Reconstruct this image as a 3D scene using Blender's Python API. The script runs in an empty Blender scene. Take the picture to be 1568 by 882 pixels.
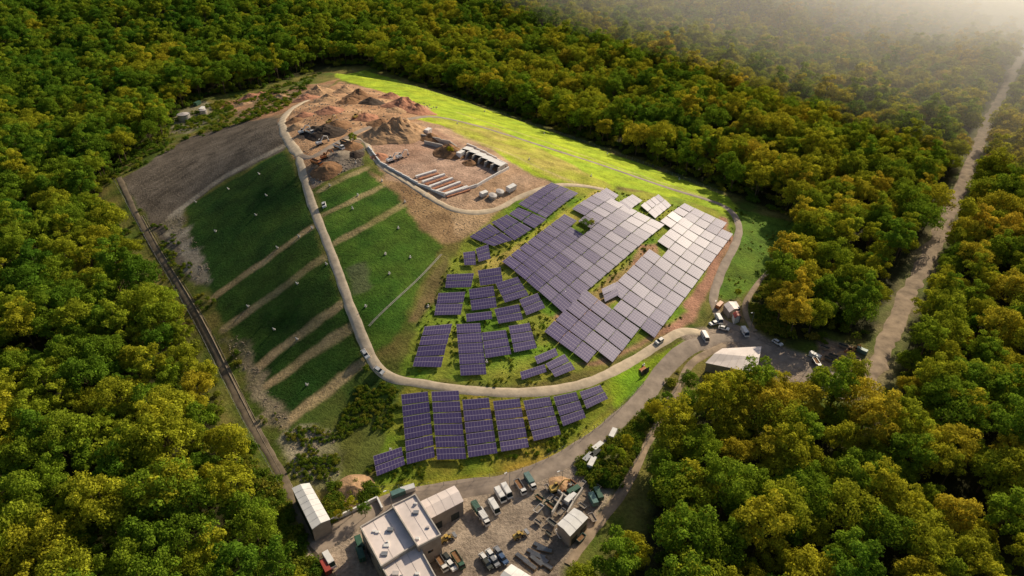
import bpy, bmesh, math, random, time
import numpy as np
from mathutils import Vector, Matrix
T0=time.time()
random.seed(7); rng=np.random.default_rng(7)
# ---------------------------------------------------------------- survey model
# Drone station: 170 m above the yard, pitched 33 deg down. Bearings measured from it are
# intersected with the terrain model to give the real ground plan (x east, y north, z up; metres).
F=1059.; PITCH=math.radians(33); CH=170.
cp,sp=math.cos(PITCH),math.sin(PITCH)
def onplane(u,v,z):
    u=np.asarray(u,float); v=np.asarray(v,float)
    a=(u-784)/F; b=(441-v)/F
    t=(z-CH)/(-sp+b*cp)
    return a*t,(cp+b*sp)*t
def sstep(a,b,x):
    t=np.clip((x-a)/(b-a),0,1); return t*t*(3-2*t)
_lat=rng.random((256,256))
def vnoise(x,y,s):
    x=np.asarray(x,float)/s+1000.; y=np.asarray(y,float)/s+1000.
    xi=np.floor(x).astype(int); yi=np.floor(y).astype(int)
    fx=x-xi; fy=y-yi; fx=fx*fx*(3-2*fx); fy=fy*fy*(3-2*fy)
    g=lambda i,j:_lat[i&255,j&255]
    return (g(xi,yi)*(1-fx)+g(xi+1,yi)*fx)*(1-fy)+(g(xi,yi+1)*(1-fx)+g(xi+1,yi+1)*fx)*fy
def fbm(x,y,s,o=4):
    r=0;a=1;t=0
    for k in range(o):
        r=r+a*vnoise(x+k*37.1,y-k*91.7,s/(2**k)); t+=a; a*=.55
    return r/t
def pip(X,Y,P):
    c=np.zeros(X.shape,bool); n=len(P)
    for i in range(n):
        x1,y1=P[i]; x2,y2=P[(i+1)%n]
        if y1==y2: continue
        k=((y1>Y)!=(y2>Y))&(X<(x2-x1)*(Y-y1)/(y2-y1)+x1)
        c^=k
    return c
def segd(X,Y,P,closed=False):
    d=np.full(X.shape,1e9); n=len(P)
    for i in range(n if closed else n-1):
        x1,y1=P[i]; x2,y2=P[(i+1)%n]
        dx,dy=x2-x1,y2-y1; L=dx*dx+dy*dy+1e-9
        t=np.clip(((X-x1)*dx+(Y-y1)*dy)/L,0,1)
        d=np.minimum(d,np.hypot(X-x1-t*dx,Y-y1-t*dy))
    return d
CP=[(440,740,0),(345,560,1),(230,340,3),(178,275,4),(280,200,6),(400,150,9),(500,112,10),(620,130,9),(800,190,7),(1000,265,4),
(1110,308,2),(1210,340,0),(1130,400,2),(1100,460,1),(1085,515,0),(1000,585,0),(900,680,0),(800,735,0),(640,760,0),(520,770,0),
(590,578,9),(700,603,8),(830,604,7),(940,572,5),(1040,515,3),(545,480,19),(500,350,29),(460,250,35),(550,205,37),(620,190,36),
(700,270,34),(760,260,32),(600,260,35),(700,330,29),(780,300,28),(640,370,26),(730,380,22),(850,300,26),(930,290,21),(700,480,14),
(780,420,19),(900,400,15),(1000,380,10),(1065,360,6),(900,500,9),(1000,450,6),(600,470,19),(290,310,9),(350,430,9),(420,520,8),(480,610,5),
(420,330,22),(450,430,19),(500,520,13),(440,190,34),(330,225,17),(520,150,27),(640,165,27),(800,225,24),(950,270,15),(720,195,28),
(620,730,1),(760,690,3),(650,650,5),(860,640,3),(545,640,4),(500,700,2)]
cpt=np.array([[*onplane(u,v,h),h] for u,v,h in CP],float)
def U(r2): return np.where(r2>0,r2*np.log(r2+1e-12),0)
S=100.
px_,py_=cpt[:,0]/S,cpt[:,1]/S; n=len(cpt)
K=U((px_[:,None]-px_[None])**2+(py_[:,None]-py_[None])**2)+np.eye(n)*.02
Pm=np.c_[np.ones(n),px_,py_]
A=np.block([[K,Pm],[Pm.T,np.zeros((3,3))]])
W=np.linalg.solve(A,np.r_[cpt[:,2],0,0,0])
gx=np.arange(-420,420,3.); gy=np.arange(40,760,3.)
GX,GY=np.meshgrid(gx,gy,indexing='ij')
Hh=W[n]+W[n+1]*GX/S+W[n+2]*GY/S
for i in range(n): Hh+=W[i]*U((GX/S-px_[i])**2+(GY/S-py_[i])**2)
per=[(440,740,0),(345,560,1),(230,340,3),(178,275,4),(280,200,6),(400,150,9),(500,112,10),(620,130,9),(800,190,7),(1000,265,4),
(1110,308,2),(1130,400,2),(1100,460,1),(1085,515,0),(1000,585,0),(900,680,0),(800,735,0),(640,760,0),(520,770,0)]
perw=[tuple(map(float,onplane(u,v,h))) for u,v,h in per]
ins=pip(GX,GY,perw); dd=segd(GX,GY,perw,True); sd=np.where(ins,-dd,dd)
Hh=np.clip(Hh,0,39)*(1-sstep(0,32,sd))
def bg(x,y):
    r=np.hypot(x+20,y-330); s=sstep(330,620,r)
    return s*(9*np.sin(x*.0062+1.3+y*.004)+11*np.sin(y*.0165-x*.0035+.6)+5*np.sin(x*.019+y*.01))
def hgt(x,y):
    x=np.asarray(x,float); y=np.asarray(y,float)
    fx=np.clip((x-gx[0])/3,0,len(gx)-1.001); fy=np.clip((y-gy[0])/3,0,len(gy)-1.001)
    i=fx.astype(int); j=fy.astype(int); a=fx-i; b=fy-j
    z=(Hh[i,j]*(1-a)+Hh[i+1,j]*a)*(1-b)+(Hh[i,j+1]*(1-a)+Hh[i+1,j+1]*a)*b
    return z+bg(x,y)
def survey(u,v):
    z=np.zeros(np.shape(u))
    for k in range(60):
        x,y=onplane(u,v,z); z=.55*z+.45*hgt(x,y)
    return x,y
def sv(P,sub=1,closed=False):
    P=list(P); Q=[]; n=len(P)
    for i in range(n if closed else n-1):
        a=P[i]; b=P[(i+1)%n]
        for k in range(sub): t=k/sub; Q.append((a[0]+(b[0]-a[0])*t,a[1]+(b[1]-a[1])*t))
    if not closed: Q.append(P[-1])
    Q=np.array(Q,float); x,y=survey(Q[:,0],Q[:,1]); return list(zip(x.tolist(),y.tolist()))
def s1(u,v):
    x,y=survey(np.array([u*1.]),np.array([v*1.])); return float(x[0]),float(y[0]),float(hgt(x,y)[0])

# ---------------------------------------------------------------- materials
def nt(m):
    m.use_nodes=True; t=m.node_tree; return t,t.nodes,t.links,t.nodes['Principled BSDF']
def mat(name,col,rough=.8,ns=1.5,amt=.35,metal=0,bump=0,spec=.3):
    m=bpy.data.materials.new(name); t,N,L,B=nt(m)
    tc=N.new('ShaderNodeTexCoord'); no=N.new('ShaderNodeTexNoise'); no.inputs['Scale'].default_value=ns; no.inputs['Detail'].default_value=6; no.inputs['Roughness'].default_value=.65
    L.new(tc.outputs['Object'],no.inputs['Vector'])
    mr=N.new('ShaderNodeMapRange'); mr.inputs[1].default_value=.3; mr.inputs[2].default_value=.7; mr.inputs[3].default_value=1-amt; mr.inputs[4].default_value=1+amt
    L.new(no.outputs['Fac'],mr.inputs[0])
    vm=N.new('ShaderNodeVectorMath'); vm.operation='SCALE'; vm.inputs[0].default_value=col[:3]; L.new(mr.outputs[0],vm.inputs['Scale'])
    L.new(vm.outputs[0],B.inputs['Base Color']); B.inputs['Roughness'].default_value=rough; B.inputs['Metallic'].default_value=metal
    B.inputs['Specular IOR Level'].default_value=spec
    if bump:
        bp=N.new('ShaderNodeBump'); bp.inputs['Strength'].default_value=1; bp.inputs['Distance'].default_value=bump; L.new(no.outputs['Fac'],bp.inputs['Height']); L.new(bp.outputs[0],B.inputs['Normal'])
    return m
M={}
M['asphalt']=mat('asphalt',(.32,.25,.195),.85,.22,.32,bump=.03)
M['gravel']=mat('gravel_track',(.60,.48,.34),.95,.3,.25,bump=.08)
M['gravel2']=mat('earth_track',(.34,.25,.17),.95,.2,.42,bump=.08)
M['gravel3']=mat('dark_earth_track',(.19,.145,.095),.95,.2,.45,bump=.08)
M['conc']=mat('concrete',(.5,.45,.4),.85,.6,.25)
M['white']=mat('white_paint',(.80,.77,.74),.5,.5,.12)
M['roofw']=mat('pale_roof_sheet',(.78,.67,.62),.6,.12,.2)
M['roofg']=mat('grey_roof_sheet',(.50,.45,.43),.6,.15,.22)
M['wall']=mat('render_wall',(.36,.30,.25),.8,.4,.2)
M['dark']=mat('dark_cladding',(.05,.055,.05),.7,.6,.3)
M['glass']=mat('dark_glass',(.02,.025,.03),.1,1,.2,spec=.6)
M['tyre']=mat('tyre_rubber',(.02,.02,.02),.8,2,.2)
M['steel']=mat('galvanised_steel',(.35,.35,.36),.45,1,.2,metal=.7)
M['red']=mat('red_paint',(.38,.07,.05),.5,1,.2)
M['yellow']=mat('yellow_paint',(.5,.33,.08),.5,1,.2)
M['green']=mat('green_paint',(.05,.12,.08),.5,1,.2)
M['teal']=mat('teal_paint',(.12,.22,.20),.5,1,.2)
M['blue']=mat('blue_paint',(.06,.11,.22),.5,1,.2)
M['orange']=mat('orange_paint',(.45,.17,.06),.5,1,.2)
M['wood']=mat('timber',(.26,.16,.08),.8,1,.3)
M['bark']=mat('bark',(.13,.09,.06),.95,2,.3)
M['sand']=mat('sandy_spoil',(.46,.28,.15),.95,.4,.35,bump=.4)
M['brown']=mat('brown_spoil',(.27,.14,.065),.95,.4,.4,bump=.4)
M['black']=mat('black_compost',(.055,.036,.025),.95,.5,.5,bump=.3)
M['redsoil']=mat('red_spoil',(.44,.20,.115),.95,.4,.35,bump=.4)
M['rock']=mat('rubble_stone',(.29,.23,.17),.9,.6,.35)
def leafmat(name,stops,trans=.38):
    m=bpy.data.materials.new(name); t,N,L,B=nt(m); N.remove(B); out=[k for k in N if k.type=='OUTPUT_MATERIAL'][0]
    oi=N.new('ShaderNodeObjectInfo'); no=N.new('ShaderNodeTexNoise'); no.inputs['Scale'].default_value=.014; no.inputs['Detail'].default_value=4
    L.new(oi.outputs['Location'],no.inputs['Vector'])
    sx=N.new('ShaderNodeSeparateXYZ'); L.new(oi.outputs['Location'],sx.inputs[0])
    m1=N.new('ShaderNodeMath'); m1.operation='MULTIPLY_ADD'; L.new(sx.outputs[0],m1.inputs[0]); m1.inputs[1].default_value=.0005; m1.inputs[2].default_value=-.26  # golder foliage towards the right: warm backlight put into the leaf colour
    m2=N.new('ShaderNodeMath'); m2.operation='MULTIPLY_ADD'; L.new(oi.outputs['Random'],m2.inputs[0]); m2.inputs[1].default_value=.6; L.new(m1.outputs[0],m2.inputs[2])
    m3=N.new('ShaderNodeMath'); m3.operation='MULTIPLY_ADD'; L.new(no.outputs['Fac'],m3.inputs[0]); m3.inputs[1].default_value=.9; L.new(m2.outputs[0],m3.inputs[2])
    cr=N.new('ShaderNodeValToRGB'); L.new(m3.outputs[0],cr.inputs[0])
    e=cr.color_ramp.elements
    e[0].position=stops[0][0]; e[0].color=(*stops[0][1],1); e[1].position=stops[-1][0]; e[1].color=(*stops[-1][1],1)
    for p,c in stops[1:-1]:
        k=e.new(p); k.color=(*c,1)
    at=N.new('ShaderNodeAttribute'); at.attribute_name='tint'
    vm=N.new('ShaderNodeVectorMath'); vm.operation='SCALE'; L.new(cr.outputs[0],vm.inputs[0]); L.new(at.outputs['Fac'],vm.inputs['Scale'])
    d=N.new('ShaderNodeBsdfDiffuse'); tr=N.new('ShaderNodeBsdfTranslucent'); mx=N.new('ShaderNodeMixShader'); mx.inputs[0].default_value=trans
    L.new(vm.outputs[0],d.inputs[0]); L.new(vm.outputs[0],tr.inputs[0]); L.new(d.outputs[0],mx.inputs[1]); L.new(tr.outputs[0],mx.inputs[2]); L.new(mx.outputs[0],out.inputs[0])
    return m
M['leaf']=leafmat('broadleaf_foliage',[(0.0,(.10,.215,.020)),(.36,(.23,.325,.025)),(.68,(.45,.43,.030)),(1.0,(.62,.46,.045))])
M['shrub']=leafmat('shrub_foliage',[(0.0,(.07,.14,.018)),(.4,(.14,.21,.02)),(.7,(.26,.27,.03)),(.95,(.34,.28,.05))])

# ---------------------------------------------------------------- mesh builder
class MB:
    def __init__(s): s.v=[]; s.f=[]; s.m=[]; s.mats=[]
    def mi(s,k):
        if k not in s.mats: s.mats.append(k)
        return s.mats.index(k)
    def add(s,vs,fs,k):
        o=len(s.v); s.v+=[tuple(map(float,p)) for p in vs]; i=s.mi(k)
        for f in fs: s.f.append(tuple(o+j for j in f)); s.m.append(i)
    def prism(s,P,z0,z1,k,top=None):
        n=len(P); z0=[z0]*n if np.isscalar(z0) else z0; z1=[z1]*n if np.isscalar(z1) else z1
        vs=[(p[0],p[1],z0[i]) for i,p in enumerate(P)]+[(p[0],p[1],z1[i]) for i,p in enumerate(P)]
        s.add(vs,[(i,(i+1)%n,n+(i+1)%n,n+i) for i in range(n)]+[tuple(range(n))[::-1]],k)
        s.add(vs[n:],[tuple(range(n))],top or k)
    def loft(s,r0,z0,r1,z1,k,top=None):
        q=lambda r,z:[(r[0],r[2],z),(r[1],r[2],z),(r[1],r[3],z),(r[0],r[3],z)]
        vs=q(r0,z0)+q(r1,z1)
        s.add(vs,[(0,1,5,4),(1,2,6,5),(2,3,7,6),(3,0,4,7),(3,2,1,0)],k); s.add(vs[4:],[(0,1,2,3)],top or k)
    def box(s,x0,x1,y0,y1,z0,z1,k): s.loft((x0,x1,y0,y1),z0,(x0,x1,y0,y1),z1,k)
    def cyl(s,c,r,h,k,n=10,axis='z',r2=None):
        r2=r if r2 is None else r2; vs=[]
        for j,(t,rr) in enumerate(((0,r),(h,r2))):
            for i in range(n):
                a=2*math.pi*i/n; p=(rr*math.cos(a),rr*math.sin(a),t)
                if axis=='y': p=(p[0],p[2],p[1])
                if axis=='x': p=(p[2],p[0],p[1])
                vs.append((c[0]+p[0],c[1]+p[1],c[2]+p[2]))
        s.add(vs,[(i,(i+1)%n,n+(i+1)%n,n+i) for i in range(n)]+[tuple(range(n))[::-1],tuple(range(n,2*n))],k)
    def beam(s,p,q,w,k,w2=None,n=4):
        p=Vector(p); q=Vector(q); d=(q-p).normalized(); w2=w if w2 is None else w2
        a=d.orthogonal().normalized(); b=d.cross(a); vs=[]
        for c,ww in ((p,w),(q,w2)):
            for i in range(n):
                t=2*math.pi*(i+.5)/n; vs.append(c+(a*math.cos(t)+b*math.sin(t))*ww*.7)
        s.add(vs,[(i,(i+1)%n,n+(i+1)%n,n+i) for i in range(n)]+[tuple(range(n))[::-1],tuple(range(n,2*n))],k)
    def build(s,name,loc=(0,0,0),rz=0,smooth=False,link=True):
        me=bpy.data.meshes.new(name); me.from_pydata(s.v,[],s.f)
        for k in s.mats: me.materials.append(M[k])
        me.polygons.foreach_set('material_index',s.m)
        if smooth: me.polygons.foreach_set('use_smooth',[True]*len(s.f))
        me.update(); o=bpy.data.objects.new(name,me)
        if link: bpy.context.scene.collection.objects.link(o)
        o.location=loc; o.rotation_euler=(0,0,rz); return o

# ---------------------------------------------------------------- ground plan
CLEAR=[(500,104),(560,100),(700,147),(850,197),(1000,250),(1110,292),(1225,338),(1205,400),(1165,445),(1160,480),(1200,522),(1245,518),(1262,500),(1330,522),
(1375,560),(1360,640),(1300,650),(1250,628),(1190,616),(1120,622),(1072,625),(1025,690),(998,780),(968,842),(935,890),(885,930),(860,1040),(470,1040),(466,940),
(436,862),(402,800),(380,745),(356,688),(330,612),(288,532),(238,450),(200,382),(164,318),(150,285),(205,240),(252,212),(262,180),(300,153),(400,133)]
clearw=sv(CLEAR,4,True)
FIELD=sv([(1430,-30),(1470,25),(1530,62),(1640,95),(1700,20),(1650,-90),(1420,-90)],3,True)
RF=sv([(1640,-40),(1590,40),(1560,95),(1512,190),(1478,270),(1455,330),(1420,395),(1385,460),(1360,520),(1340,565),(1322,592)],4)
CUTS=[sv([(560,62),(760,58),(1000,70),(1250,78),(1450,70),(1568,82)],4),sv([(-60,28),(150,20),(330,32),(480,52),(560,62)],4)]
def axis(lo,hi,st,flo,fhi,g=.045):
    a=list(np.arange(lo,hi+.01,st)); s=st
    while a[-1]<fhi: s*=1+g; a.append(a[-1]+s)
    s=st; b=[lo]
    while b[-1]>flo: s*=1+g; b.append(b[-1]-s)
    return np.array(b[:0:-1]+a)
ax=axis(-255,262,1.25,-6000,6000); ay=axis(98,600,1.25,-3000,9000)
X,Y=np.meshgrid(ax,ay,indexing='ij'); nx,ny=X.shape
Xf,Yf=X.ravel(),Y.ravel(); Zf=hgt(Xf,Yf)+.25*(fbm(Xf,Yf,9,3)-.5)*sstep(0,40,np.hypot(Xf,Yf))
COL=np.tile(np.array([.045,.045,.016]),(Xf.size,1))
n1=fbm(Xf,Yf,9,4)-.5; n2=fbm(Xf+500,Yf-300,9,4)-.5; n3=np.clip((fbm(Xf-900,Yf+77,14,5)-.5)*2.6+.5,0,1)
def paint(P,c,c2=None,soft=1.2,warp=5,st=1.,world=False,n=None):
    P=P if world else sv(P,3,True); p=np.array(P)
    k=np.where((Xf>p[:,0].min()-12)&(Xf<p[:,0].max()+12)&(Yf>p[:,1].min()-12)&(Yf<p[:,1].max()+12))[0]
    x=Xf[k]+warp*n1[k]; y=Yf[k]+warp*n2[k]
    d=segd(x,y,P,True); d=np.where(pip(x,y,P),d,-d); a=(sstep(-soft,soft,d)*st)[:,None]
    c=np.array(c)[None]
    if c2 is not None: m=(n3 if n is None else n)[k][:,None]; c=c*(1-m)+np.array(c2)[None]*m
    COL[k]=COL[k]*(1-a)+c*a
def stroke(P,w,c,soft=.8,warp=2,st=1.,c2=None,world=False):
    P=P if world else sv(P,4); p=np.array(P)
    k=np.where((Xf>p[:,0].min()-w-8)&(Xf<p[:,0].max()+w+8)&(Yf>p[:,1].min()-w-8)&(Yf<p[:,1].max()+w+8))[0]
    d=segd(Xf[k]+warp*n1[k],Yf[k]+warp*n2[k],P); a=((1-sstep(w/2-soft,w/2+soft,d))*st)[:,None]
    c=np.array(c)[None]
    if c2 is not None: m=n3[k][:,None]; c=c*(1-m)+np.array(c2)[None]*m
    COL[k]=COL[k]*(1-a)+c*a
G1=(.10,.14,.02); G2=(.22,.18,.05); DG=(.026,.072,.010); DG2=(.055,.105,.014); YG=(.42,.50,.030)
DIRT=(.38,.21,.115); GREY=(.18,.145,.11); LG=(.40,.34,.26); YARD=(.32,.25,.19); RED=(.44,.23,.15)
paint(clearw,G1,G2,soft=3,warp=10,world=True)
paint(FIELD,(.5,.42,.3),(.35,.35,.12),soft=8,world=True)
paint([(185,275),(290,210),(430,170),(436,228),(345,275),(255,338),(300,400),(320,440),(290,430),(240,360)],GREY,(.12,.095,.07))
for k in range(7):   # contour tracks on bare slope
    t=k/6.; stroke([(205+12*t*3,285+22*t),(300+10*t*2,232+24*t),(425+t*4,182+30*t)],1.2,(.26,.21,.16),st=.5)
paint([(283,318),(432,232),(452,262),(482,345),(555,545),(445,645),(400,590),(352,510),(322,450),(300,400)],DG,DG2)
paint([(485,292),(562,258),(600,285),(640,350),(676,382),(625,470),(598,520),(570,545),(540,470),(500,350)],(.045,.115,.012),(.09,.16,.018))
paint([(445,645),(555,545),(600,590),(560,715),(520,740),(455,700),(425,670)],(.055,.10,.016),(.14,.15,.03))
paint([(530,410),(562,400),(570,440),(545,450)],(.14,.13,.08),st=.6)
for a in [[(325,457),(475,350)],[(345,503),(495,395)],[(385,568),(522,465)],[(410,588),(537,500)],[(435,650),(552,555)]]:
    stroke(a,4.2,(.48,.34,.18),c2=(.30,.24,.10),warp=3)
for a in [[(495,330),(585,285)],[(515,372),(620,312)],[(488,292),(562,257)]]: stroke(a,3.4,(.42,.32,.16),c2=(.29,.25,.09),warp=2.5)
paint([(622,492),(655,430),(684,392),(690,410),(668,455),(640,495)],(.26,.18,.08),(.15,.14,.04))
paint([(250,338),(275,322),(300,370),(322,415),(318,432),(295,425)],LG,(.18,.15,.09),warp=12)
stroke([(262,330),(340,272),(440,220)],5,(.40,.34,.26),c2=(.24,.19,.13))
paint([(340,515),(368,512),(392,570),(440,640),(435,665),(400,640),(370,580)],(.34,.27,.17),(.15,.14,.06),warp=12)
paint([(425,668),(470,650),(520,665),(522,745),(480,750),(450,730)],(.44,.37,.25),(.17,.17,.06),warp=12)
paint([(510,745),(560,740),(558,768),(520,775)],(.46,.35,.21),(.2,.2,.05),warp=8)
# top works area
paint([(428,182),(450,160),(520,125),(600,140),(672,165),(690,185),(640,195),(560,210),(545,250),(480,285),(462,262),(440,225)],DIRT,(.56,.34,.19),warp=9)
paint([(330,160),(430,140),(520,120),(440,178),(380,185)],(.26,.18,.10),(.42,.22,.12),warp=9)
paint([(560,212),(590,195),(650,185),(720,205),(800,255),(850,285),(760,325),(690,325),(600,285)],(.44,.28,.17),(.54,.36,.24),warp=6)
paint([(566,222),(655,192),(780,258),(686,300),(590,255)],(.50,.33,.24),(.42,.25,.17),warp=1)
paint([(562,260),(620,283),(690,322),(765,322),(772,345),(715,372),(672,376),(640,350),(600,290)],(.30,.18,.09),(.44,.28,.14),warp=6)
paint([(690,325),(765,322),(770,345),(715,372),(690,360)],(.60,.40,.23),(.44,.29,.15),warp=6)
paint([(480,285),(465,262),(500,240),(548,215),(560,225),(556,252)],(.26,.21,.17),(.18,.145,.11),warp=5)
# sunny grass
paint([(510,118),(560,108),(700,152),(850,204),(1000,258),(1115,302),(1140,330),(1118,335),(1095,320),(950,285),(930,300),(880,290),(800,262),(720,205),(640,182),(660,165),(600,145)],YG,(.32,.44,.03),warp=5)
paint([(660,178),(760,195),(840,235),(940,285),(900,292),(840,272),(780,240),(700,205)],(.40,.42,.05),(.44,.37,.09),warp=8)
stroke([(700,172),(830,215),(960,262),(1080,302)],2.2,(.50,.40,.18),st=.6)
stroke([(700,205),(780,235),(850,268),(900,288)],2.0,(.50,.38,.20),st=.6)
paint([(1125,318),(1215,340),(1200,400),(1160,440),(1120,465),(1095,450),(1100,420),(1135,370)],(.11,.21,.025),(.15,.22,.025))  # strip shaded by the forest: shade put into a deeper green
# panel fields
paint([(690,400),(720,360),(790,310),(850,278),(930,290),(1030,300),(1120,330),(1125,360),(1085,440),(1050,490),(930,560),(800,590),(700,588),(610,575),(640,490),(690,440)],(.15,.27,.022),(.32,.32,.045),warp=5)
stroke([(932,290),(870,330),(790,388),(735,412)],7,(.38,.43,.035),c2=(.48,.37,.09))
paint([(830,500),(905,450),(985,378),(1005,372),(1010,395),(960,440),(930,470),(860,530)],RED,(.34,.27,.08),warp=6)
paint([(885,560),(960,535),(1050,480),(1115,350),(1125,365),(1090,440),(1060,495),(1000,520),(930,560)],RED,(.30,.19,.10),warp=4)
stroke([(1108,335),(1085,430),(1055,470)],5,RED)
paint([(800,470),(850,490),(860,510),(835,530),(815,510)],(.34,.32,.05),(.12,.22,.02))
paint([(600,590),(700,606),(850,606),(940,580),(950,610),(860,690),(760,725),(640,740),(570,745),(575,690)],(.38,.29,.045),(.17,.25,.02),warp=6)
paint([(930,578),(1000,545),(1060,515),(1075,522),(1020,560),(975,600),(940,625)],(.18,.33,.018),(.28,.36,.02),warp=4)
paint([(570,745),(640,738),(760,722),(860,690),(935,628),(940,645),(860,708),(700,746),(600,760),(560,765)],(.50,.33,.05),(.32,.34,.03),warp=3)
paint([(600,575),(625,585),(600,640),(570,715),(530,745),(560,640)],(.07,.13,.015),(.13,.15,.03),warp=5)
# yard + junction
paint([(440,830),(520,800),(580,770),(700,742),(850,712),(905,690),(935,750),(900,820),(860,870),(860,1040),(480,1040)],YARD,(.42,.33,.25),warp=3)
paint([(870,700),(935,650),(975,640),(950,700),(925,750)],(.07,.10,.03),(.14,.14,.05),warp=4)
paint([(1035,508),(1100,498),(1150,505),(1200,530),(1300,568),(1345,560),(1350,600),(1300,615),(1250,600),(1180,575),(1110,545),(1060,535)],(.30,.24,.19),(.38,.29,.22),warp=3)
paint([(1255,515),(1320,535),(1315,572),(1250,560)],(.40,.27,.18),(.28,.20,.14),warp=3)
paint([(1095,465),(1130,455),(1145,500),(1100,498)],(.40,.26,.17),(.17,.17,.04),warp=3)
stroke(RF,13,(.26,.21,.11),soft=2,warp=5,c2=(.14,.16,.04),world=True)
for c in CUTS: stroke(c,10,(.10,.11,.03),soft=3,world=True)
paint([(262,205),(262,180),(300,155),(330,158),(320,185),(290,205)],(.20,.18,.10),(.27,.24,.15))

me=bpy.data.meshes.new('ground')
co=np.c_[Xf,Yf,Zf].astype(np.float32); idx=np.arange(nx*ny).reshape(nx,ny)
q=np.stack([idx[:-1,:-1],idx[1:,:-1],idx[1:,1:],idx[:-1,1:]],-1).reshape(-1,4)
me.vertices.add(len(co)); me.vertices.foreach_set('co',co.ravel())
me.loops.add(q.size); me.loops.foreach_set('vertex_index',q.ravel().astype(np.int32))
me.polygons.add(len(q)); me.polygons.foreach_set('loop_start',np.arange(0,q.size,4,dtype=np.int32)); me.polygons.foreach_set('use_smooth',np.ones(len(q),bool))
me.update(calc_edges=True)
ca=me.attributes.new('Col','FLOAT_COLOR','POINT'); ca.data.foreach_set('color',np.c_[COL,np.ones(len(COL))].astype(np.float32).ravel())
gm=bpy.data.materials.new('earth_and_grass'); t,N,L,B=nt(gm)
at=N.new('ShaderNodeAttribute'); at.attribute_name='Col'; tc=N.new('ShaderNodeTexCoord')
def nz(s,d=6,r=.6):
    k=N.new('ShaderNodeTexNoise'); k.inputs['Scale'].default_value=s; k.inputs['Detail'].default_value=d; k.inputs['Roughness'].default_value=r; L.new(tc.outputs['Object'],k.inputs['Vector']); return k
a1=nz(.12); a2=nz(.9,8,.7)
ad=N.new('ShaderNodeMath'); ad.operation='ADD'; L.new(a1.outputs['Fac'],ad.inputs[0]); L.new(a2.outputs['Fac'],ad.inputs[1])
mr=N.new('ShaderNodeMapRange'); mr.inputs[1].default_value=.7; mr.inputs[2].default_value=1.3; mr.inputs[3].default_value=.45; mr.inputs[4].default_value=1.55; L.new(ad.outputs[0],mr.inputs[0])
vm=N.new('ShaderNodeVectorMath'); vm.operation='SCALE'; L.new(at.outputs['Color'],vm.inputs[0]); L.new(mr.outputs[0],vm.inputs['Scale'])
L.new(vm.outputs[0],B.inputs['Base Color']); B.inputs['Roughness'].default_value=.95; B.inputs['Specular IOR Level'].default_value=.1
bp=N.new('ShaderNodeBump'); bp.inputs['Distance'].default_value=.6; L.new(a2.outputs['Fac'],bp.inputs['Height']); L.new(bp.outputs[0],B.inputs['Normal'])
me.materials.append(gm); go=bpy.data.objects.new('ground',me); bpy.context.scene.collection.objects.link(go)

# ---------------------------------------------------------------- roads
ROADS=[]
def smooth(P,st=1.5):
    P=np.array(P); Q=[]
    for i in range(len(P)-1):
        p0=P[max(i-1,0)];p1=P[i];p2=P[i+1];p3=P[min(i+2,len(P)-1)]
        k=max(2,int(np.hypot(*(p2-p1))/st))
        for j in range(k):
            t=j/k; Q.append(.5*((2*p1)+(-p0+p2)*t+(2*p0-5*p1+4*p2-p3)*t*t+(-p0+3*p1-3*p2+p3)*t**3))
    Q.append(P[-1]); return np.array(Q)
def road(name,P,w,k,off=.12,world=False,rag=.10):
    Q=smooth(P if world else sv(P)); ROADS.append((Q[::4],w))
    d=np.gradient(Q,axis=0); d/=np.hypot(d[:,0],d[:,1])[:,None]+1e-9; nr=np.c_[-d[:,1],d[:,0]]
    b=MB(); vs=[]; C=6; Ls=np.arange(len(Q))*1.5
    wl=w/2*(1+rag*(fbm(Ls,Ls*0,6,3)-.5)*2); wr=w/2*(1+rag*(fbm(Ls,Ls*0+50,6,3)-.5)*2)
    for c in range(C+1):
        s=c/C*2-1; ww=np.where(s<0,wl,wr); p=Q+nr*(s*ww)[:,None]; z=hgt(p[:,0],p[:,1])+off+.13*(1-s*s)
        if abs(s)==1: z=z-off-.05
        vs.append(np.c_[p,z])
    vs=np.stack(vs,1).reshape(-1,3); n=len(Q)
    fs=[(i*(C+1)+c,i*(C+1)+c+1,(i+1)*(C+1)+c+1,(i+1)*(C+1)+c)[::-1] for i in range(n-1) for c in range(C)]
    b.add(vs.tolist(),fs,k); return b.build(name,smooth=True)
HILL=[(1085,512),(1050,507),(1020,520),(980,545),(930,573),(870,593),(800,601),(720,598),(650,588),(605,580),(577,562),(560,530),(540,480),(515,410),(490,345),(470,290),(460,252),(458,238)]
road('hill_road',HILL,4.0,'gravel',rag=.22)
road('ring_road',[(458,238),(480,240),(520,217),(560,197),(620,183),(665,179),(720,190),(800,214),(900,246),(1000,280),(1080,305),(1115,320),(1131,345),(1127,372),(1110,405),(1096,440),(1093,465),(1105,490),(1130,503),(1160,520)],4.2,'asphalt',.16,rag=.15)
road('access_road',[(1325,592),(1290,580),(1220,556),(1170,533),(1130,518),(1090,520),(1050,535),(1018,566),(985,610),(940,650),(900,680),(850,712),(780,738),(700,750),(620,762),(570,780),(520,812),(480,842)],6.5,'asphalt',.2,rag=.15)
road('service_track',[(1110,528),(1060,556),(1035,600),(990,680),(955,750),(900,822),(870,865)],3.2,'gravel2',.14,rag=.35)
road('perimeter_track',[(182,272),(203,318),(237,380),(275,440),(310,500),(345,570),(380,640),(410,690),(442,748),(472,815),(505,880),(520,940)],3.4,'gravel3',.12,rag=.4)
road('forest_road',RF[::3]+[RF[-1]],7.5,'gravel2',.35,True,rag=.5)
road('loop_track',[(1197,398),(1162,432),(1142,465),(1146,492),(1156,508)],2.6,'gravel2',.24,rag=.3)
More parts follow.
